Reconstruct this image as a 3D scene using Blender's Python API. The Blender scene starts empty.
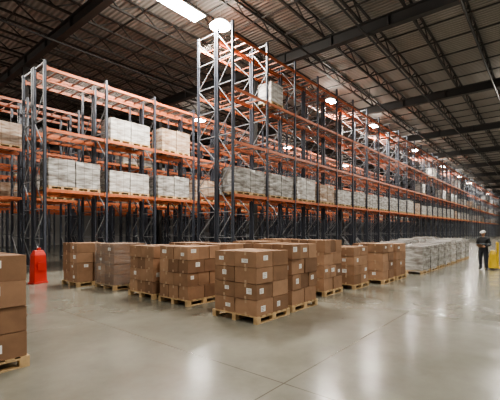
import bpy, math, random
from mathutils import Vector, Matrix, noise
random.seed(7)
scene=bpy.context.scene
col=scene.collection
scene.view_settings.look='AgX - Medium High Contrast'

# ---------------------------------------------------------------- materials
def mat(name,color,rough=0.6,metal=0.0,var=0.0,scale=3.0,bump=0.0,bscale=20.0,emit=0,spec=0.5):
    m=bpy.data.materials.new(name); m.use_nodes=True
    nt=m.node_tree; b=nt.nodes['Principled BSDF']
    b.inputs['Base Color'].default_value=(*color,1)
    b.inputs['Roughness'].default_value=rough
    b.inputs['Metallic'].default_value=metal
    b.inputs['Specular IOR Level'].default_value=spec
    tc=nt.nodes.new('ShaderNodeTexCoord')
    if var>0:
        n=nt.nodes.new('ShaderNodeTexNoise'); n.inputs['Scale'].default_value=scale; n.inputs['Detail'].default_value=4
        nt.links.new(tc.outputs['Object'],n.inputs['Vector'])
        r=nt.nodes.new('ShaderNodeValToRGB')
        r.color_ramp.elements[0].position=0.3; r.color_ramp.elements[1].position=0.7
        r.color_ramp.elements[0].color=(*[c*(1-var) for c in color],1)
        r.color_ramp.elements[1].color=(*[min(1,c*(1+var)) for c in color],1)
        nt.links.new(n.outputs['Fac'],r.inputs['Fac']); nt.links.new(r.outputs['Color'],b.inputs['Base Color'])
    if bump>0:
        n2=nt.nodes.new('ShaderNodeTexNoise'); n2.inputs['Scale'].default_value=bscale; n2.inputs['Detail'].default_value=5
        nt.links.new(tc.outputs['Object'],n2.inputs['Vector'])
        bp=nt.nodes.new('ShaderNodeBump'); bp.inputs['Strength'].default_value=bump; bp.inputs['Distance'].default_value=0.02
        nt.links.new(n2.outputs['Fac'],bp.inputs['Height']); nt.links.new(bp.outputs['Normal'],b.inputs['Normal'])
    if emit>0:
        b.inputs['Emission Color'].default_value=(*color,1); b.inputs['Emission Strength'].default_value=emit
    return m

M_post=mat('upright_blue_steel',(0.062,0.07,0.092),0.45,0.2,0.15,2)
M_brace=mat('brace_grey_steel',(0.24,0.25,0.27),0.45,0.3,0.1,3)
M_beam=mat('beam_orange_paint',(0.50,0.145,0.062),0.45,0.0,0.18,2)
M_beam2=mat('deck_support_orange',(0.29,0.10,0.055),0.55,0.0,0.15,2)
M_wire=mat('deck_wire_steel',(0.13,0.11,0.10),0.5,0.5)
M_wood=mat('pallet_pine_wood',(0.50,0.35,0.19),0.75,0,0.25,6,0.3,30)
M_cards=[mat('cardboard_%s'%n,c,0.78,0,0.12,4,0.15,35,spec=0.25) for n,c in
   (('tan',(0.31,0.187,0.117)),('brown',(0.25,0.148,0.091)),('light',(0.37,0.228,0.145)),('dark',(0.20,0.116,0.072)))]
M_tape=mat('packing_tape',(0.42,0.29,0.19),0.3)
M_label=mat('paper_label',(0.85,0.85,0.83),0.6)
M_ink=mat('label_ink',(0.05,0.05,0.05),0.6)
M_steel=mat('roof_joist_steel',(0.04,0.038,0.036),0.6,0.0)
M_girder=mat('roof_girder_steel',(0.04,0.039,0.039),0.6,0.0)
M_black=mat('black_rubber',(0.02,0.02,0.02),0.6)
M_red=mat('red_plastic',(0.50,0.03,0.02),0.4,0,0.1,2)
M_yellow=mat('yellow_paint',(0.75,0.52,0.05),0.4,0,0.08,3)
M_grey=mat('galvanised_grey',(0.35,0.35,0.36),0.4,0.6)
M_lamp=mat('lamp_lens',(1.0,0.97,0.90),0.3,0,0,0,0,0,emit=90)
M_skirt=mat('lamp_glow_skirt',(1.0,0.96,0.88),0.3,0,0,0,0,0,emit=18)  # lamp skirt, its glow added to go with the ceiling fill
M_housing=mat('lamp_housing',(0.5,0.5,0.5),0.4,0.5)
M_wall=mat('wall_panel_grey',(0.27,0.265,0.26),0.8,0,0.1,0.5)

def wrap_mat(name,c1,c2,boxcol):
    m=bpy.data.materials.new(name); m.use_nodes=True; nt=m.node_tree; b=nt.nodes['Principled BSDF']
    tc=nt.nodes.new('ShaderNodeTexCoord')
    mp=nt.nodes.new('ShaderNodeMapping'); mp.inputs['Scale'].default_value=(1.0,1.0,4)
    mp.inputs['Rotation'].default_value=(0.15,0.1,0)
    nt.links.new(tc.outputs['Object'],mp.inputs['Vector'])
    n=nt.nodes.new('ShaderNodeTexNoise'); n.inputs['Scale'].default_value=2.0; n.inputs['Detail'].default_value=6; n.inputs['Distortion'].default_value=0.4
    nt.links.new(mp.outputs['Vector'],n.inputs['Vector'])
    r=nt.nodes.new('ShaderNodeValToRGB'); e=r.color_ramp.elements
    e[0].position=0.33; e[0].color=(*boxcol,1); e[1].position=0.66; e[1].color=(*c2,1)
    x=e.new(0.48); x.color=(*c1,1)
    nt.links.new(n.outputs['Fac'],r.inputs['Fac'])
    sp=nt.nodes.new('ShaderNodeSeparateXYZ'); nt.links.new(tc.outputs['Object'],sp.inputs[0])
    def seam(out,period,off):
        a=nt.nodes.new('ShaderNodeMath'); a.operation='ADD'; a.inputs[1].default_value=off+50*period; nt.links.new(sp.outputs[out],a.inputs[0])
        q=nt.nodes.new('ShaderNodeMath'); q.operation='MODULO'; q.inputs[1].default_value=period; nt.links.new(a.outputs[0],q.inputs[0])
        g=nt.nodes.new('ShaderNodeMath'); g.operation='LESS_THAN'; g.inputs[1].default_value=0.022; nt.links.new(q.outputs[0],g.inputs[0])
        return g
    g1=seam('Z',0.29,-0.144); g2=seam('X',0.36,0.0)
    mxm=nt.nodes.new('ShaderNodeMath'); mxm.operation='MAXIMUM'; nt.links.new(g1.outputs[0],mxm.inputs[0]); nt.links.new(g2.outputs[0],mxm.inputs[1])
    sc=nt.nodes.new('ShaderNodeMath'); sc.operation='MULTIPLY'; sc.inputs[1].default_value=0.6; nt.links.new(mxm.outputs[0],sc.inputs[0])
    mx=nt.nodes.new('ShaderNodeMix'); mx.data_type='RGBA'; mx.inputs['B'].default_value=(*[c*0.6 for c in boxcol],1)
    nt.links.new(sc.outputs[0],mx.inputs['Factor']); nt.links.new(r.outputs['Color'],mx.inputs['A'])
    nt.links.new(mx.outputs['Result'],b.inputs['Base Color'])
    b.inputs['Roughness'].default_value=0.25
    bp=nt.nodes.new('ShaderNodeBump'); bp.inputs['Strength'].default_value=0.5; bp.inputs['Distance'].default_value=0.03
    nt.links.new(n.outputs['Fac'],bp.inputs['Height']); nt.links.new(bp.outputs['Normal'],b.inputs['Normal'])
    return m
M_wrapA=wrap_mat('stretch_wrap_clear',(0.33,0.32,0.305),(0.54,0.53,0.51),(0.18,0.16,0.145))
M_wrapB=wrap_mat('stretch_wrap_white',(0.48,0.46,0.44),(0.70,0.685,0.66),(0.30,0.26,0.23))
M_wrapC=wrap_mat('stretch_wrap_over_card',(0.41,0.30,0.23),(0.55,0.46,0.38),(0.26,0.165,0.105))

def film_mat():
    m=bpy.data.materials.new('thin_stretch_film'); m.use_nodes=True; nt=m.node_tree
    out=nt.nodes['Material Output']; b=nt.nodes['Principled BSDF']
    b.inputs['Base Color'].default_value=(0.6,0.6,0.6,1); b.inputs['Roughness'].default_value=0.2
    t=nt.nodes.new('ShaderNodeBsdfTransparent'); mx=nt.nodes.new('ShaderNodeMixShader')
    tc=nt.nodes.new('ShaderNodeTexCoord'); mp=nt.nodes.new('ShaderNodeMapping'); mp.inputs['Scale'].default_value=(2,2,9)
    n=nt.nodes.new('ShaderNodeTexNoise'); n.inputs['Scale'].default_value=2; n.inputs['Detail'].default_value=5
    r=nt.nodes.new('ShaderNodeMapRange'); r.inputs['From Min'].default_value=0.35; r.inputs['From Max'].default_value=0.75
    r.inputs['To Min'].default_value=0.04; r.inputs['To Max'].default_value=0.35
    nt.links.new(tc.outputs['Object'],mp.inputs['Vector']); nt.links.new(mp.outputs['Vector'],n.inputs['Vector'])
    nt.links.new(n.outputs['Fac'],r.inputs['Value']); nt.links.new(r.outputs['Result'],mx.inputs['Fac'])
    nt.links.new(t.outputs[0],mx.inputs[1]); nt.links.new(b.outputs[0],mx.inputs[2]); nt.links.new(mx.outputs[0],out.inputs['Surface'])
    return m
M_film=film_mat()

def floor_mat():
    m=bpy.data.materials.new('polished_concrete'); m.use_nodes=True; nt=m.node_tree; b=nt.nodes['Principled BSDF']
    tc=nt.nodes.new('ShaderNodeTexCoord')
    n=nt.nodes.new('ShaderNodeTexNoise'); n.inputs['Scale'].default_value=0.45; n.inputs['Detail'].default_value=10; n.inputs['Roughness'].default_value=0.66
    nt.links.new(tc.outputs['Object'],n.inputs['Vector'])
    r=nt.nodes.new('ShaderNodeValToRGB'); e=r.color_ramp.elements
    e[0].position=0.32; e[0].color=(0.14,0.137,0.112,1); e[1].position=0.68; e[1].color=(0.245,0.24,0.203,1)
    nt.links.new(n.outputs['Fac'],r.inputs['Fac'])
    br=nt.nodes.new('ShaderNodeTexBrick'); br.offset=0; br.inputs['Scale'].default_value=1
    br.inputs['Brick Width'].default_value=4.6; br.inputs['Row Height'].default_value=4.6
    br.inputs['Mortar Size'].default_value=0.010; br.inputs['Mortar Smooth'].default_value=0.3
    br.inputs['Color1'].default_value=(1,1,1,1); br.inputs['Color2'].default_value=(0.93,0.93,0.93,1); br.inputs['Mortar'].default_value=(0.55,0.53,0.5,1)
    mp=nt.nodes.new('ShaderNodeMapping'); mp.inputs['Location'].default_value=(1.1,2.2,0)
    nt.links.new(tc.outputs['Object'],mp.inputs['Vector']); nt.links.new(mp.outputs['Vector'],br.inputs['Vector'])
    mx=nt.nodes.new('ShaderNodeMix'); mx.data_type='RGBA'; mx.blend_type='MULTIPLY'; mx.inputs['Factor'].default_value=1
    nt.links.new(r.outputs['Color'],mx.inputs['A']); nt.links.new(br.outputs['Color'],mx.inputs['B'])
    nt.links.new(mx.outputs['Result'],b.inputs['Base Color'])
    n3=nt.nodes.new('ShaderNodeTexNoise'); n3.inputs['Scale'].default_value=1.3; n3.inputs['Detail'].default_value=6
    nt.links.new(tc.outputs['Object'],n3.inputs['Vector'])
    mr=nt.nodes.new('ShaderNodeMapRange'); mr.inputs['To Min'].default_value=0.08; mr.inputs['To Max'].default_value=0.34
    nt.links.new(n3.outputs['Fac'],mr.inputs['Value']); nt.links.new(mr.outputs['Result'],b.inputs['Roughness'])
    b.inputs['Specular IOR Level'].default_value=1.0
    return m
def roof_mat():
    m=bpy.data.materials.new('corrugated_roof_deck'); m.use_nodes=True; nt=m.node_tree; b=nt.nodes['Principled BSDF']
    tc=nt.nodes.new('ShaderNodeTexCoord'); w=nt.nodes.new('ShaderNodeTexWave'); w.bands_direction='X'
    w.inputs['Scale'].default_value=1.3
    nt.links.new(tc.outputs['Object'],w.inputs['Vector'])
    r=nt.nodes.new('ShaderNodeValToRGB'); e=r.color_ramp.elements
    e[0].color=(0.20,0.185,0.17,1); e[1].color=(0.31,0.288,0.265,1)
    nt.links.new(w.outputs['Fac'],r.inputs['Fac']); nt.links.new(r.outputs['Color'],b.inputs['Base Color'])
    bp=nt.nodes.new('ShaderNodeBump'); bp.inputs['Distance'].default_value=0.05
    nt.links.new(w.outputs['Fac'],bp.inputs['Height']); nt.links.new(bp.outputs['Normal'],b.inputs['Normal'])
    b.inputs['Roughness'].default_value=0.7
    return m

# ---------------------------------------------------------------- mesh builder
class MB:
    def __init__(s): s.v=[];s.f=[];s.m=[]
    def hexa(s,c,mi):
        o=len(s.v); s.v+= [tuple(p) for p in c]
        s.f+=[(o,o+3,o+2,o+1),(o+4,o+5,o+6,o+7),(o,o+1,o+5,o+4),(o+1,o+2,o+6,o+5),(o+2,o+3,o+7,o+6),(o+3,o,o+4,o+7)]
        s.m+=[mi]*6
    def box(s,x0,x1,y0,y1,z0,z1,mi=0,rot=0,tap=0):
        cx,cy=(x0+x1)/2,(y0+y1)/2
        c=[]
        for z,t in((z0,0),(z1,tap)):
            for x,y in((x0+t,y0+t),(x1-t,y0+t),(x1-t,y1-t),(x0+t,y1-t)):
                if rot:
                    dx,dy=x-cx,y-cy
                    x=cx+dx*math.cos(rot)-dy*math.sin(rot); y=cy+dx*math.sin(rot)+dy*math.cos(rot)
                c.append((x,y,z))
        s.hexa(c,mi)
    def strut(s,p,q,w,d,mi=0):
        p=Vector(p);q=Vector(q);a=(q-p).normalized()
        u=a.cross(Vector((0,0,1)))
        if u.length<0.01: u=Vector((1,0,0))
        u.normalize(); n=a.cross(u)
        u=u*w/2;n=n*d/2
        s.hexa([p-u-n,p+u-n,p+u+n,p-u+n,q-u-n,q+u-n,q+u+n,q-u+n],mi)
    def cyl(s,p,q,r0,r1=None,n=16,mi=0):
        if r1 is None:r1=r0
        p=Vector(p);q=Vector(q);a=(q-p).normalized()
        u=a.cross(Vector((0,0,1)))
        if u.length<0.01:u=Vector((1,0,0))
        u.normalize();w=a.cross(u);o=len(s.v)
        for k in range(n):
            t=2*math.pi*k/n; s.v.append(tuple(p+(u*math.cos(t)+w*math.sin(t))*r0))
        for k in range(n):
            t=2*math.pi*k/n; s.v.append(tuple(q+(u*math.cos(t)+w*math.sin(t))*r1))
        for k in range(n):
            j=(k+1)%n; s.f.append((o+k,o+j,o+n+j,o+n+k)); s.m.append(mi)
        s.f.append(tuple(o+k for k in reversed(range(n)))); s.m.append(mi)
        s.f.append(tuple(o+n+k for k in range(n))); s.m.append(mi)
    def mesh(s,name,mats):
        me=bpy.data.meshes.new(name); me.from_pydata(s.v,[],s.f)
        for m in mats: me.materials.append(m)
        me.polygons.foreach_set('material_index',s.m); me.update()
        import bmesh
        b=bmesh.new(); b.from_mesh(me); bmesh.ops.recalc_face_normals(b,faces=b.faces); b.to_mesh(me); b.free()
        return me
def obj(name,me,loc=(0,0,0),rz=0,parent=None,bevel=0):
    o=bpy.data.objects.new(name,me); o.location=loc; o.rotation_euler=(0,0,rz); col.objects.link(o)
    if parent: o.parent=parent
    if bevel:
        b=o.modifiers.new('bev','BEVEL'); b.width=bevel; b.segments=2; b.limit_method='ANGLE'
    return o

# ---------------------------------------------------------------- room
H=13.0
XA,XB,YA,YB=-14,150,-22,46
m=MB(); m.box(XA,XB,YA,YB,-0.2,0); obj('floor',m.mesh('floor',[floor_mat()]))
m=MB(); m.box(XA,XB,YA,YB,H,H+0.15); obj('ceiling',m.mesh('ceiling',[roof_mat()]))
for nm,b in (('wall_back',(XA,XB,YB,YB+0.2)),('wall_far',(XB,XB+0.2,YA,YB)),('wall_near',(XA-0.2,XA,YA,YB)),('wall_right',(XA,XB,YA-0.2,YA))):
    m=MB(); m.box(b[0],b[1],b[2],b[3],0,H)
    obj(nm,m.mesh(nm,[M_wall]))

# roof joists (open web) running along X
m=MB()
y=-20.0
while y<45:
    zt,zb=H-0.08,H-0.75
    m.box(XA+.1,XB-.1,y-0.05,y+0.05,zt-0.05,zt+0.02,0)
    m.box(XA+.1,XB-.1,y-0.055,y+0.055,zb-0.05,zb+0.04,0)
    x=XA+.1; up=False
    xe=XB if y>0 else 60
    while x<xe-1.2:
        a=(x,y,zb if not up else zt); c=(x+1.05,y,zt if not up else zb)
        m.strut(a,c,0.055,0.055,0); up=not up; x+=1.05
    y+=2.1
obj('roof_joists',m.mesh('roof_joists',[M_steel]))
GX=[-4,8,17.7,30,42,54,66,78,90,102,114,126,138]
for gx in GX:
    m=MB()
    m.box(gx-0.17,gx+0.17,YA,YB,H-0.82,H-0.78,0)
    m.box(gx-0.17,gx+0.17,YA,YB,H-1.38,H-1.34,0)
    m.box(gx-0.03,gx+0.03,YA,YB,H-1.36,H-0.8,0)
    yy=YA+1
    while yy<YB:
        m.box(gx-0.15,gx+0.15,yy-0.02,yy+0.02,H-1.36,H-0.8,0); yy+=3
    obj('roof_girder',m.mesh('roof_girder',[M_girder]))
# cross bridging + sprinkler pipes
m=MB()
for x in range(-12,148,2):
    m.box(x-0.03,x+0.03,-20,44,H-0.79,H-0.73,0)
obj('roof_bridging',m.mesh('roof_bridging',[M_steel]))
m=MB()
for yy in (2.9,7.0,10.2,19.5,27.5):
    m.cyl((XA+.3,yy,H-1.5),(XB-.3,yy,H-1.5),0.05,n=10)
    for x in range(-10,140,4):
        m.cyl((x,yy,H-1.5),(x,yy,H-1.62),0.02,n=6)
        m.cyl((x,yy,H-1.5),(x,yy,H-0.8),0.01,n=5)
obj('sprinkler_pipes',m.mesh('sprinkler_pipes',[M_girder]))
# columns
for gx in GX[1:10]:
    m=MB()
    m.box(-0.15,0.15,-0.15,-0.13,0,H-1.38); m.box(-0.15,0.15,0.13,0.15,0,H-1.38); m.box(-0.01,0.01,-0.13,0.13,0,H-1.38)
    m.box(-0.25,0.25,-0.25,0.25,0,0.03)
    me=m.mesh('building_column',[M_girder])
    obj('building_column',me,(gx,24.3,0))
    if gx>8: obj('building_column',me,(gx,14.4,0))

# ---------------------------------------------------------------- racks
BAY=2.6
def rack(X0,n,Yf,dep,levels,h,detail=True,full=True):
    m=MB(); L=n*BAY
    for i in range(n+1):
        x=i*BAY
        for y in (0,dep):
            y0=y-0.045; 
            m.box(x-0.055,x+0.055,y0,y0+0.012,0,h,0)
            m.box(x-0.055,x-0.043,y0,y0+0.09,0,h,0); m.box(x+0.043,x+0.055,y0,y0+0.09,0,h,0)
            m.box(x-0.09,x+0.09,y-0.08,y+0.08,0,0.012,0)
        z=0.25;k=0
        while z+1.15<h:
            m.box(x-0.02,x+0.02,0,dep,z-0.02,z+0.02,1)
            a,c=((0.03,dep-0.03) if k%2==0 else (dep-0.03,0.03))
            m.strut((x,a,z+0.04),(x,c,z+1.15),0.035,0.035,1)
            z+=1.2;k+=1
        m.box(x-0.02,x+0.02,0,dep,h-0.1,h-0.06,1)
    for z in levels:
        for y in (-0.02,dep-0.03):
            for i in range(n):
                xa=i*BAY+0.055;xb=(i+1)*BAY-0.055
                m.box(xa,xb,y,y+0.05,z-0.06,z+0.065,2)
                if detail:
                    m.box(xa,xa+0.04,y-0.03,y-0.001,z-0.12,z+0.1,2); m.box(xb-0.04,xb,y-0.03,y-0.001,z-0.12,z+0.1,2)
        for i in range(n):
            for k in range(1,5):
                x=i*BAY+k*BAY/5
                m.box(x-0.03,x+0.03,0.03,dep-0.03,z+0.0,z+0.05,3)
            if detail:
                kk=int(dep/0.13)
                for k in range(1,kk):
                    yy=0.03+k*0.13
                    m.box(i*BAY+0.06,(i+1)*BAY-0.06,yy-0.006,yy+0.006,z+0.05,z+0.062,4)
    me=m.mesh('pallet_rack',[M_post,M_brace,M_beam,M_beam2,M_wire])
    return obj('pallet_rack',me,(X0,Yf,0))
LV4=[3.4,5.85,8.3,10.75]; LV3=[3.4,5.85,8.3]
RX=12.1
rack(RX,24,11.1,0.95,LV4,11.35)
rack(RX,24,12.2,1.2,LV4,11.25)
rack(RX+25.2*BAY,18,11.1,0.95,LV4,11.35,False)
LX=5.8
rack(LX,16,15.5,1.05,LV3,8.6)
rack(LX,16,16.75,1.05,LV3,8.6)
for Y in (20.6,21.9,26.0,27.3,31.5,32.8,37.0):
    rack(-0.9,30,Y,1.05,LV3,8.6,False)

# ---------------------------------------------------------------- pallets / loads
def add_pallet(m,x0,y0,w,d,mi,z=0):
    for k in (0,0.5,1):
        yy=y0+k*(d-0.09)
        for q in (0,0.5,1):
            xx=x0+q*(w-0.12)
            m.box(xx,xx+0.12,yy,yy+0.09,z+0.018,z+0.104,mi)
        m.box(x0,x0+w,yy,yy+0.09,z,z+0.018,mi)
        m.box(x0,x0+w,yy,yy+0.09,z+0.104,z+0.122,mi)
    nb=7;bw=0.105
    for k in range(nb):
        xx=x0+k*(w-bw)/(nb-1)
        m.box(xx,xx+bw,y0,y0+d,z+0.122,z+0.142,mi)
CM=M_cards+[M_tape,M_label,M_ink,M_wood,M_film]
def add_box(m,x0,x1,y0,y1,z0,z1,rot,lab=0.4):
    t=random.choice((0,0,1,1,2,3))
    m.box(x0,x1,y0,y1,z0,z1,t,rot)
    cx,cy=(x0+x1)/2,(y0+y1)/2
    w,d,h=x1-x0,y1-y0,z1-z0
    def R(ax,bx,ay,by,za,zb,mi):
        c=[]
        for z in(za,zb):
            for x,y in((ax,ay),(bx,ay),(bx,by),(ax,by)):
                dx,dy=x-cx,y-cy
                c.append((cx+dx*math.cos(rot)-dy*math.sin(rot),cy+dx*math.sin(rot)+dy*math.cos(rot),z))
        m.hexa(c,mi)
    R(x0-0.0015,x1+0.0015,cy-0.025,cy+0.025,z1-0.07,z1+0.0015,4)
    R(x0-0.0015,x0+0.001,cy-0.025,cy+0.025,z0,z0+0.06,4)
    for face in (0,1,2,3):
        if random.random()<lab:
            lw=random.uniform(0.10,0.17);lh=random.uniform(0.07,0.12)
            u=random.uniform(-0.2,0.2); zc=z0+h*random.uniform(0.4,0.7)
            if face<2:
                xc=cx+u*w; yy=y0-0.003 if face==0 else y1+0.001
                R(xc-lw/2,xc+lw/2,yy,yy+0.002,zc-lh/2,zc+lh/2,5)
                yk=yy-0.001 if face==0 else yy+0.002
                for j in range(3): R(xc-lw*0.4,xc+lw*(0.1+0.1*j),yk,yk+0.001,zc-lh*0.3+j*lh*0.25,zc-lh*0.3+j*lh*0.25+lh*0.06,6)
            else:
                yc=cy+u*d; xx=x0-0.003 if face==2 else x1+0.001
                R(xx,xx+0.002,yc-lw/2,yc+lw/2,zc-lh/2,zc+lh/2,5)
                xk=xx-0.001 if face==2 else xx+0.002
                for j in range(3): R(xk,xk+0.001,yc-lw*0.4,yc+lw*(0.1+0.1*j),zc-lh*0.3+j*lh*0.25,zc-lh*0.3+j*lh*0.25+lh*0.06,6)
def shell(m,x0,x1,y0,y1,z0,z1,mi,amp=0.02,step=0.12,seed=0,top=True):
    def P(x,y,z):
        n=noise.noise_vector(Vector((x*3+seed*7.3,y*3,z*3)))*amp
        return (x+n.x,y+n.y,z+n.z*0.5)
    def grid(f,nu,nv):
        o=len(m.v)
        for i in range(nu+1):
            for j in range(nv+1): m.v.append(P(*f(i/nu,j/nv)))
        for i in range(nu):
            for j in range(nv):
                a=o+i*(nv+1)+j; m.f.append((a,a+1,a+nv+2,a+nv+1)); m.m.append(mi)
    nx=max(2,int((x1-x0)/step));ny=max(2,int((y1-y0)/step));nz=max(2,int((z1-z0)/step))
    L=lambda a,b,t:a+(b-a)*t
    grid(lambda u,v:(L(x0,x1,u),y0,L(z0,z1,v)),nx,nz)
    grid(lambda u,v:(L(x0,x1,u),y1,L(z0,z1,v)),nx,nz)
    grid(lambda u,v:(x0,L(y0,y1,u),L(z0,z1,v)),ny,nz)
    grid(lambda u,v:(x1,L(y0,y1,u),L(z0,z1,v)),ny,nz)
    if top: grid(lambda u,v:(L(x0,x1,u),L(y0,y1,v),z1),nx,ny)
def box_stack(X,Y,w=1.12,d=1.12,layers=4,bh=0.30,nx=2,ny=3,film=False,miss=0,lab=0.35,rz=0):
    m=MB()
    add_pallet(m,-w/2,-d/2,w,d,7)
    iw,idp=w-0.04,d-0.04
    for k in range(layers):
        a,b=(nx,ny) if k%2==0 else (ny,nx)
        for i in range(a):
            for j in range(b):
                if k==layers-1 and miss and (i*b+j)>=a*b-miss: continue
                x0=-iw/2+i*iw/a;y0=-idp/2+j*idp/b
                jx=random.uniform(-0.014,0.014);jy=random.uniform(-0.014,0.014)
                add_box(m,x0+0.010+jx,x0+iw/a-0.010+jx,y0+0.010+jy,y0+idp/b-0.010+jy,0.144+k*bh,0.144+(k+1)*bh-random.uniform(0.004,0.014),random.uniform(-0.025,0.025),lab)
    if film: shell(m,-w/2-0.005,w/2+0.005,-d/2-0.005,d/2+0.005,0.1,0.144+layers*bh+0.01,8,0.012,0.15,random.random())
    me=m.mesh('cardboard_box_stack',CM)
    return obj('cardboard_box_stack',me,(X+w/2,Y+d/2,0),rz,bevel=0.006)
S=box_stack
S(5.32,4.26,1.12,1.2,4,0.31,2,2,lab=0.5)
S(6.6,4.3,1.12,1.15,4,0.335,2,3)
S(5.52,6.50,1.12,1.12,4,0.315,2,3)
S(5.52,7.85,1.12,1.15,4,0.31,2,3)
S(5.62,9.95,1.12,1.12,4,0.31,2,2,film=True)
S(5.2,11.4,1.1,1.1,4,0.31,2,2)
S(6.95,6.6,1.12,1.12,4,0.32,2,3)
S(8.25,6.5,1.12,1.12,4,0.33,2,2)
S(9.6,6.6,1.12,1.12,4,0.34,2,3)
S(6.95,8.0,1.12,1.12,4,0.32,2,3)
S(8.7,4.64,1.1,1.12,4,0.345,2,3)
S(10.3,4.5,1.12,1.12,4,0.285,2,2)
S(11.9,4.2,1.12,1.12,4,0.30,2,2)
S(13.25,4.2,1.12,1.12,4,0.29,2,3)
S(0.66,5.3,1.14,1.12,4,0.333,2,2,lab=0.6)

def load_mesh(w,d,h,wm,seed):
    m=MB()
    npal=1 if w<1.5 else 2
    pw=w/npal-0.02
    for k in range(npal): add_pallet(m,-w/2+k*w/npal+0.01,-d/2,pw,d,1)
    random.seed(seed)
    for k in range(npal):
        xa=-w/2+k*w/npal+0.02; hh=h*random.uniform(0.93,1.0)
        shell(m,xa,xa+pw-0.02,-d/2+0.02,d/2-0.02,0.1,hh,0,0.022,0.11,seed+k*3)
        for zi in range(3):
            z0=0.142+zi*(hh-0.17)/3
            m.box(xa+0.04,xa+pw-0.06,-d/2+0.06,d/2-0.06,z0,z0+(hh-0.17)/3-0.01,2)
    me=m.mesh('wrapped_pallet_load',[wm,M_wood,M_cards[2]])
    return me
LM=[load_mesh(2.1,0.95,1.25,M_wrapA,1),load_mesh(2.15,0.95,1.1,M_wrapB,2),load_mesh(1.9,0.95,1.3,M_wrapC,3),
    load_mesh(2.2,0.95,1.35,M_wrapA,4),load_mesh(1.1,0.95,1.2,M_wrapB,5),load_mesh(2.1,0.95,1.4,M_wrapB,6)]
random.seed(11)
def put(i,x,Y,z): obj('wrapped_pallet_load',LM[i],(x,Y,z+0.07))
Yc=15.5+0.52
put(3,LX+1.3-0.05,Yc,3.4); put(1,LX+BAY+1.25,Yc,3.4); put(0,LX+2*BAY+1.3,Yc,3.4); put(2,LX+3*BAY+1.2,Yc,3.4)
put(0,LX+4*BAY+1.3,Yc,3.4)
put(1,LX+BAY+1.3,Yc,5.85); put(2,LX+2*BAY+1.45,Yc,5.85)
Yc=11.1+0.475
for i in range(24):
    x=RX+i*BAY+1.3
    put([3,0,5,0,1,3,0,2][(i*5)%8],x,Yc,3.4)
    if i==1 : put(4,x-0.4,Yc,8.3)
    if i>8 and random.random()<0.2: put(random.randrange(6),x,Yc,5.85)
    if i>8 and random.random()<0.15: put(random.randrange(6),x,Yc,8.3)
def mass(rows,X0,n,levels,p):
    m=MB()
    for Y in rows:
        for i in range(n):
            for z in levels:
                if random.random()<p:
                    for q in (0,1):
                        if random.random()<0.85:
                            x=X0+i*BAY+0.2+q*1.12; h=random.uniform(0.8,1.35)
                            add_pallet(m,x,Y+0.06,1.05,0.93,2,z+0.07)
                            mi=random.choice((0,0,1,3))
                            shell(m,x+0.02,x+1.03,Y+0.08,Y+0.97,z+0.2,z+0.07+h,mi,0.03,0.4,i)
    me=m.mesh('stored_pallet_loads',[M_wrapA,M_wrapB,M_wood,M_wrapC])
    return obj('stored_pallet_loads',me)
mass((20.6,26.0),-0.9,30,LV3[:2],0.3)
mass((31.5,),-0.9,30,LV3[:2],0.3)
mass((11.05,),RX+25.2*BAY,18,LV4[:3],0.4)

def floor_load(X,Y,w,d,h,wm,seed):
    m=MB(); add_pallet(m,-w/2,-d/2,w,d,1)
    random.seed(seed)
    for k in range(3):
        z0=0.142+k*(h-0.15)/3
        m.box(-w/2+0.04,w/2-0.04,-d/2+0.04,d/2-0.04,z0,z0+(h-0.15)/3-0.008,2)
    shell(m,-w/2+0.01,w/2-0.01,-d/2+0.01,d/2-0.01,0.08,h,0,0.03,0.09,seed)
    obj('wrapped_floor_pallet',m.mesh('wrapped_floor_pallet',[wm,M_wood,M_cards[0]]),(X+w/2,Y+d/2,0))
xx=15.6
for k,(hh,wm) in enumerate(((1.12,M_wrapA),(1.12,M_wrapA),(1.15,M_wrapA),(1.2,M_wrapA),(1.25,M_wrapB),(1.15,M_wrapA),(1.3,M_wrapB),(1.2,M_wrapA))):
    floor_load(xx,3.95,1.2,1.2,hh,wm,30+k)
    floor_load(xx+0.1,5.5,1.2,1.2,hh*1.05,wm,50+k)
    xx+=1.4
# ---------------------------------------------------------------- red cabinet near rack end
m=MB()
m.box(-0.26,0.26,-0.16,0.16,0,0.06,0)
m.box(-0.23,0.23,-0.13,0.13,0.06,0.95,0,0,0.02)
m.box(-0.21,0.21,-0.11,0.11,0.95,1.12,0,0,0.06)
m.box(-0.12,0.12,-0.14,-0.125,0.45,0.72,1)
m.box(-0.06,0.06,-0.05,0.05,1.1,1.2,0)
m.cyl((-0.1,0,1.17),(0.1,0,1.17),0.03,mi=2)
obj('red_fire_extinguisher_cabinet',m.mesh('red_cabinet',[M_red,M_red,M_black]),(4.77,13.3,0),0.3,bevel=0.02)

# ---------------------------------------------------------------- pallet truck
m=MB()
for y in (-0.19,0.19):
    m.box(-1.15,0.0,y-0.08,y+0.08,0.07,0.13,0); m.cyl((-1.0,y-0.04,0.05),(-1.0,y+0.04,0.05),0.05,mi=1)
m.box(0.0,0.32,-0.30,0.30,0.08,0.72,0,0,0.03)
m.box(0.04,0.28,-0.22,0.22,0.72,0.88,0,0,0.05)
m.box(-0.03,0.0,-0.3,0.3,0.1,1.15,2)
for y in (-0.28,0.28): m.box(-0.05,0.02,y-0.03,y+0.03,0.1,1.25,0)
m.cyl((0.18,-0.06,0.1),(0.18,0.06,0.1),0.1,mi=1)
m.strut((0.30,0,0.55),(0.62,0,1.1),0.05,0.05,1)
m.cyl((0.62,-0.16,1.1),(0.62,0.16,1.1),0.025,mi=1)
m.box(0.55,0.66,-0.07,0.07,1.05,1.14,0)
obj('pallet_truck',m.mesh('pallet_truck',[M_yellow,M_black,M_grey]),(19.75,1.85,0),math.radians(100),bevel=0.012)

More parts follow.
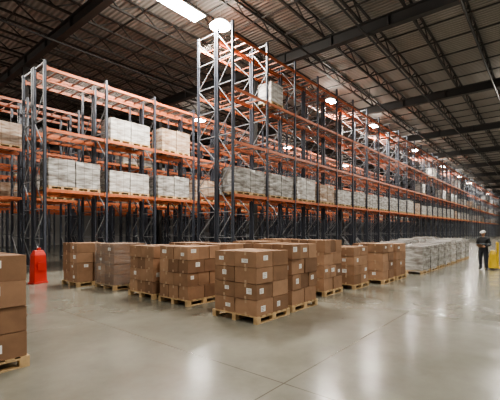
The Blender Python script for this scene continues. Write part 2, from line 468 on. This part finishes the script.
# ---------------------------------------------------------------- person
def skin_obj(name,pts,edges,mt,parent,sub=2):
    me=bpy.data.meshes.new(name); me.from_pydata([p[0] for p in pts],edges,[])
    me.materials.append(mt)
    o=bpy.data.objects.new(name,me); col.objects.link(o); o.parent=parent
    sk=o.modifiers.new('skin','SKIN'); sk.use_smooth_shade=True
    for i,p in enumerate(pts):
        r=p[1]; me.skin_vertices[0].data[i].radius=(r if isinstance(r,tuple) else (r,r))
    me.skin_vertices[0].data[0].use_root=True
    s=o.modifiers.new('sub','SUBSURF'); s.levels=sub; s.render_levels=sub
    return o
def cloth_mat():
    m=bpy.data.materials.new('work_clothes'); m.use_nodes=True; nt=m.node_tree; b=nt.nodes['Principled BSDF']
    tc=nt.nodes.new('ShaderNodeTexCoord'); sp=nt.nodes.new('ShaderNodeSeparateXYZ'); nt.links.new(tc.outputs['Object'],sp.inputs[0])
    mr=nt.nodes.new('ShaderNodeMapRange'); mr.inputs['From Max'].default_value=2.0; nt.links.new(sp.outputs['Z'],mr.inputs['Value'])
    r=nt.nodes.new('ShaderNodeValToRGB'); r.color_ramp.interpolation='CONSTANT'; e=r.color_ramp.elements
    e[0].position=0;e[0].color=(0.012,0.012,0.014,1)
    e[1].position=0.05;e[1].color=(0.018,0.02,0.028,1)
    for p,c in((0.46,(0.02,0.021,0.024,1)),(0.575,(0.12,0.14,0.16,1)),(0.60,(0.02,0.021,0.024,1))):
        x=e.new(p);x.color=c
    nt.links.new(mr.outputs['Result'],r.inputs['Fac']); nt.links.new(r.outputs['Color'],b.inputs['Base Color'])
    b.inputs['Roughness'].default_value=0.85
    return m
M_cloth=cloth_mat(); M_skin=mat('skin',(0.50,0.29,0.20),0.5,0,0.05,8); M_hat=mat('hard_hat_white',(0.6,0.6,0.58),0.35)
M_hair=mat('dark_hair',(0.03,0.02,0.015),0.7,0,0.2,40); M_eye=mat('eye_dark',(0.02,0.015,0.01),0.2)
worker=bpy.data.objects.new('warehouse_worker',None); col.objects.link(worker)
worker.location=(19.15,2.3,0); worker.rotation_euler=(0,0,math.radians(165))
P=[((0,0,0.95),(0.15,0.17)),((0,0,1.12),(0.14,0.165)),((0.01,0,1.30),(0.145,0.19)),((0.0,0,1.42),(0.11,0.15)),((0.01,0,1.50),(0.065,0.065)),
 ((0.0,0.10,0.88),(0.115,0.115)),((0.04,0.12,0.50),(0.085,0.085)),((-0.02,0.13,0.11),(0.065,0.065)),((0.03,0.135,0.055),(0.05,0.045)),((0.17,0.15,0.045),(0.042,0.036)),
 ((0.0,-0.10,0.88),(0.115,0.115)),((0.0,-0.12,0.50),(0.085,0.085)),((-0.07,-0.13,0.11),(0.065,0.065)),((-0.02,-0.135,0.055),(0.05,0.045)),((0.12,-0.15,0.045),(0.042,0.036)),
 ((0.0,0.20,1.40),(0.075,0.075)),((-0.03,0.26,1.13),(0.06,0.06)),((0.20,0.16,1.06),(0.042,0.042)),
 ((0.0,-0.20,1.40),(0.075,0.075)),((-0.03,-0.26,1.13),(0.06,0.06)),((0.20,-0.16,1.10),(0.042,0.042))]
E=[(0,1),(1,2),(2,3),(3,4),(0,5),(5,6),(6,7),(7,8),(8,9),(0,10),(10,11),(11,12),(12,13),(13,14),(3,15),(15,16),(16,17),(3,18),(18,19),(19,20)]
skin_obj('clothed_body',P,E,M_cloth,worker)
skin_obj('neck',[((0.01,0,1.47),0.052),((0.02,0,1.57),0.05)],[(0,1)],M_skin,worker)
import bmesh
bm=bmesh.new(); bmesh.ops.create_uvsphere(bm,u_segments=32,v_segments=24,radius=1)
for v in bm.verts:
    x,y,z=v.co
    k=1-0.22*max(0,-z)**1.5
    X=x*0.098*k; Yy=y*0.075*k; Z=z*0.118
    if x>0.2: X+=0.004*math.exp(-((z+0.75)/0.2)**2)
    X+=0.028*math.exp(-(y/0.16)**2-((z+0.18)/0.16)**2)*(x>0)
    for s in(-1,1): X-=0.010*math.exp(-((y-0.38*s)/0.17)**2-((z-0.04)/0.12)**2)*(x>0)
    X+=0.007*math.exp(-(y/0.3)**2-((z+0.52)/0.07)**2)*(x>0)
    v.co=(X,Yy,Z)
me=bpy.data.meshes.new('head'); bm.to_mesh(me); bm.free(); me.materials.append(M_skin)
for p in me.polygons:p.use_smooth=True
hd=bpy.data.objects.new('head',me); col.objects.link(hd); hd.parent=worker; hd.location=(0.03,0,1.635); hd.rotation_euler=(0,0.18,0)
def ell(name,loc,sc,mt,par,cut=None):
    bm=bmesh.new(); bmesh.ops.create_uvsphere(bm,u_segments=24,v_segments=16,radius=1)
    if cut is not None: bmesh.ops.delete(bm,geom=[v for v in bm.verts if v.co.z<cut],context='VERTS')
    for v in bm.verts: v.co=(v.co.x*sc[0],v.co.y*sc[1],v.co.z*sc[2])
    me=bpy.data.meshes.new(name); bm.to_mesh(me); bm.free(); me.materials.append(mt)
    for p in me.polygons:p.use_smooth=True
    o=bpy.data.objects.new(name,me); o.location=loc; col.objects.link(o); o.parent=par; return o
for s in(-1,1):
    ell('eye',(0.083,0.029*s,0.006),(0.011,0.013,0.008),M_eye,hd)
    ell('ear',(0.0,0.076*s,-0.01),(0.022,0.010,0.034),M_skin,hd)
ell('mouth',(0.094,0,-0.061),(0.005,0.022,0.004),mat('lips',(0.35,0.13,0.10)),hd)
ell('hair',(-0.012,0,0.012),(0.100,0.081,0.112),M_hair,hd,cut=0.05)
ell('hard_hat_shell',(0,0,0.055),(0.130,0.108,0.105),M_hat,hd,cut=-0.02)
ell('hard_hat_brim',(0.02,0,0.055),(0.150,0.118,0.010),M_hat,hd)
for s,wz in((1,1.06),(-1,1.10)):
    w=Vector((0.20,0.16*s,wz)); d=Vector((0.9,-0.4*s,0.1)).normalized()
    side=Vector((0,0,1)); inn=Vector((-0.3,-1*s,0)).normalized()
    c=w+d*0.075
    skin_obj('palm',[(tuple(w),(0.028,0.024)),(tuple(w+d*0.05),(0.018,0.038)),(tuple(c),(0.015,0.04))],[(0,1),(1,2)],M_skin,worker)
    for k,(off,L) in enumerate(((0.03,0.075),(0.01,0.085),(-0.01,0.078),(-0.03,0.06))):
        b=c+side*off; a1=b+d*L*0.45+inn*0.006; a2=a1+d*L*0.25+inn*L*0.3; a3=a2+inn*L*0.3
        skin_obj('finger_%d'%(k+1),[(tuple(b-d*0.02),0.009),(tuple(a1),0.0085),(tuple(a2),0.008),(tuple(a3),0.007)],[(0,1),(1,2),(2,3)],M_skin,worker,1)
    t0=w+d*0.03+side*0.025
    skin_obj('thumb',[(tuple(t0),0.011),(tuple(t0+d*0.03+side*0.025+inn*0.01),0.010),(tuple(t0+d*0.055+side*0.03+inn*0.03),0.008)],[(0,1),(1,2)],M_skin,worker,1)
m=MB(); m.box(-0.15,0.15,-0.11,0.11,-0.004,0.004,0); m.box(-0.14,0.13,-0.1,0.1,0.004,0.007,1); m.box(0.11,0.14,-0.04,0.04,0.007,0.018,2)
cb=obj('clipboard',m.mesh('clipboard',[M_cards[1],M_label,M_grey]),(0.33,0,1.10),0,worker); cb.rotation_euler=(0,-0.5,0)

# ---------------------------------------------------------------- lamps (high bays light down; skirt glow and ceiling fill are added)
m=MB()
m.cyl((0,0,0.02),(0,0,0.20),0.52,0.34,24,2); m.cyl((0,0,0.22),(0,0,0.38),0.14,0.12,16,0); m.cyl((0,0,0.38),(0,0,0.75),0.012,n=6,mi=0)
m.cyl((0,0,0.0),(0,0,0.02),0.50,0.50,24,1)
me_l=m.mesh('high_bay_lamp',[M_housing,M_lamp,M_skirt])
WARM=(1.0,0.935,0.83)
def ceiling_fill(o,P,z):  # point light added under a fixture to brighten the ceiling
    L=bpy.data.lights.new('added_ceiling_fill','POINT'); L.shadow_soft_size=0.15; L.energy=P; L.color=WARM
    lo=bpy.data.objects.new('added_ceiling_fill',L); lo.location=(0,0,z); col.objects.link(lo); lo.parent=o
def lamp(x,y,P,z=11.65,up=0.22):
    o=obj('high_bay_lamp',me_l,(x,y,z))
    L=bpy.data.lights.new('lamp_light','AREA'); L.shape='DISK'; L.size=0.9; L.energy=P; L.color=WARM
    lo=bpy.data.objects.new('lamp_light',L); lo.location=(0,0,-0.03); col.objects.link(lo); lo.parent=o
    if up: ceiling_fill(o,P*up,-0.25)
m=MB(); m.box(-1.3,1.3,-0.4,0.4,0.02,0.14,0,0,0.03); m.box(-1.25,1.25,-0.37,0.37,0.0,0.02,1)
for x in (-1.1,1.1): m.cyl((x,0,0.14),(x,0,0.75),0.012,n=6,mi=0)
o=obj('linear_ceiling_light',m.mesh('linear_ceiling_light',[M_housing,M_lamp]),(10.3,12.7,11.75))
L=bpy.data.lights.new('linear_light','AREA'); L.shape='RECTANGLE'; L.size=2.5; L.size_y=0.7; L.energy=1400; L.color=WARM
lo=bpy.data.objects.new('linear_light',L); lo.location=(0,0,-0.03); col.objects.link(lo); lo.parent=o
ceiling_fill(o,550,-0.3)
for x in (12.6,25.6,34.4,48,63.7,77,89,105,120): lamp(x,12.4 if x<13 else 13.2,1350,z=11.75,up=0.34)
for x in (-9,3,16.5): lamp(x,1.0,650,up=0.12)  # unseen lamps added out of view, light box faces from the camera side
for x in (32,46,60,76,92,110): lamp(x,1.5,1450,up=0.13)  # front row continued, unseen lamps added past the right edge of view
for x in (4,22,40,60): lamp(x,-10,550,up=0.12)  # unseen lamps added on the camera side as front fill
for x,y in ((2,24.3),(-5,24.3),(22,24.2),(36,24.2),(52,24.2),(0,30),(5,35)): lamp(x,y,650,up=0.12)  # extra lamps added to brighten the racks at the back

w=bpy.data.worlds.new('World'); scene.world=w; w.use_nodes=True
w.node_tree.nodes['Background'].inputs[0].default_value=(0.6,0.65,0.7,1); w.node_tree.nodes['Background'].inputs[1].default_value=0.3

# ---------------------------------------------------------------- camera
cd=bpy.data.cameras.new('camera'); cam=bpy.data.objects.new('camera',cd); col.objects.link(cam)
cam.location=(0,0,1.8); cam.rotation_euler=(math.radians(90),0,math.radians(-50.2))
cd.sensor_width=36; cd.lens=25.92; cd.shift_y=0.06; cd.clip_end=400
scene.camera=cam
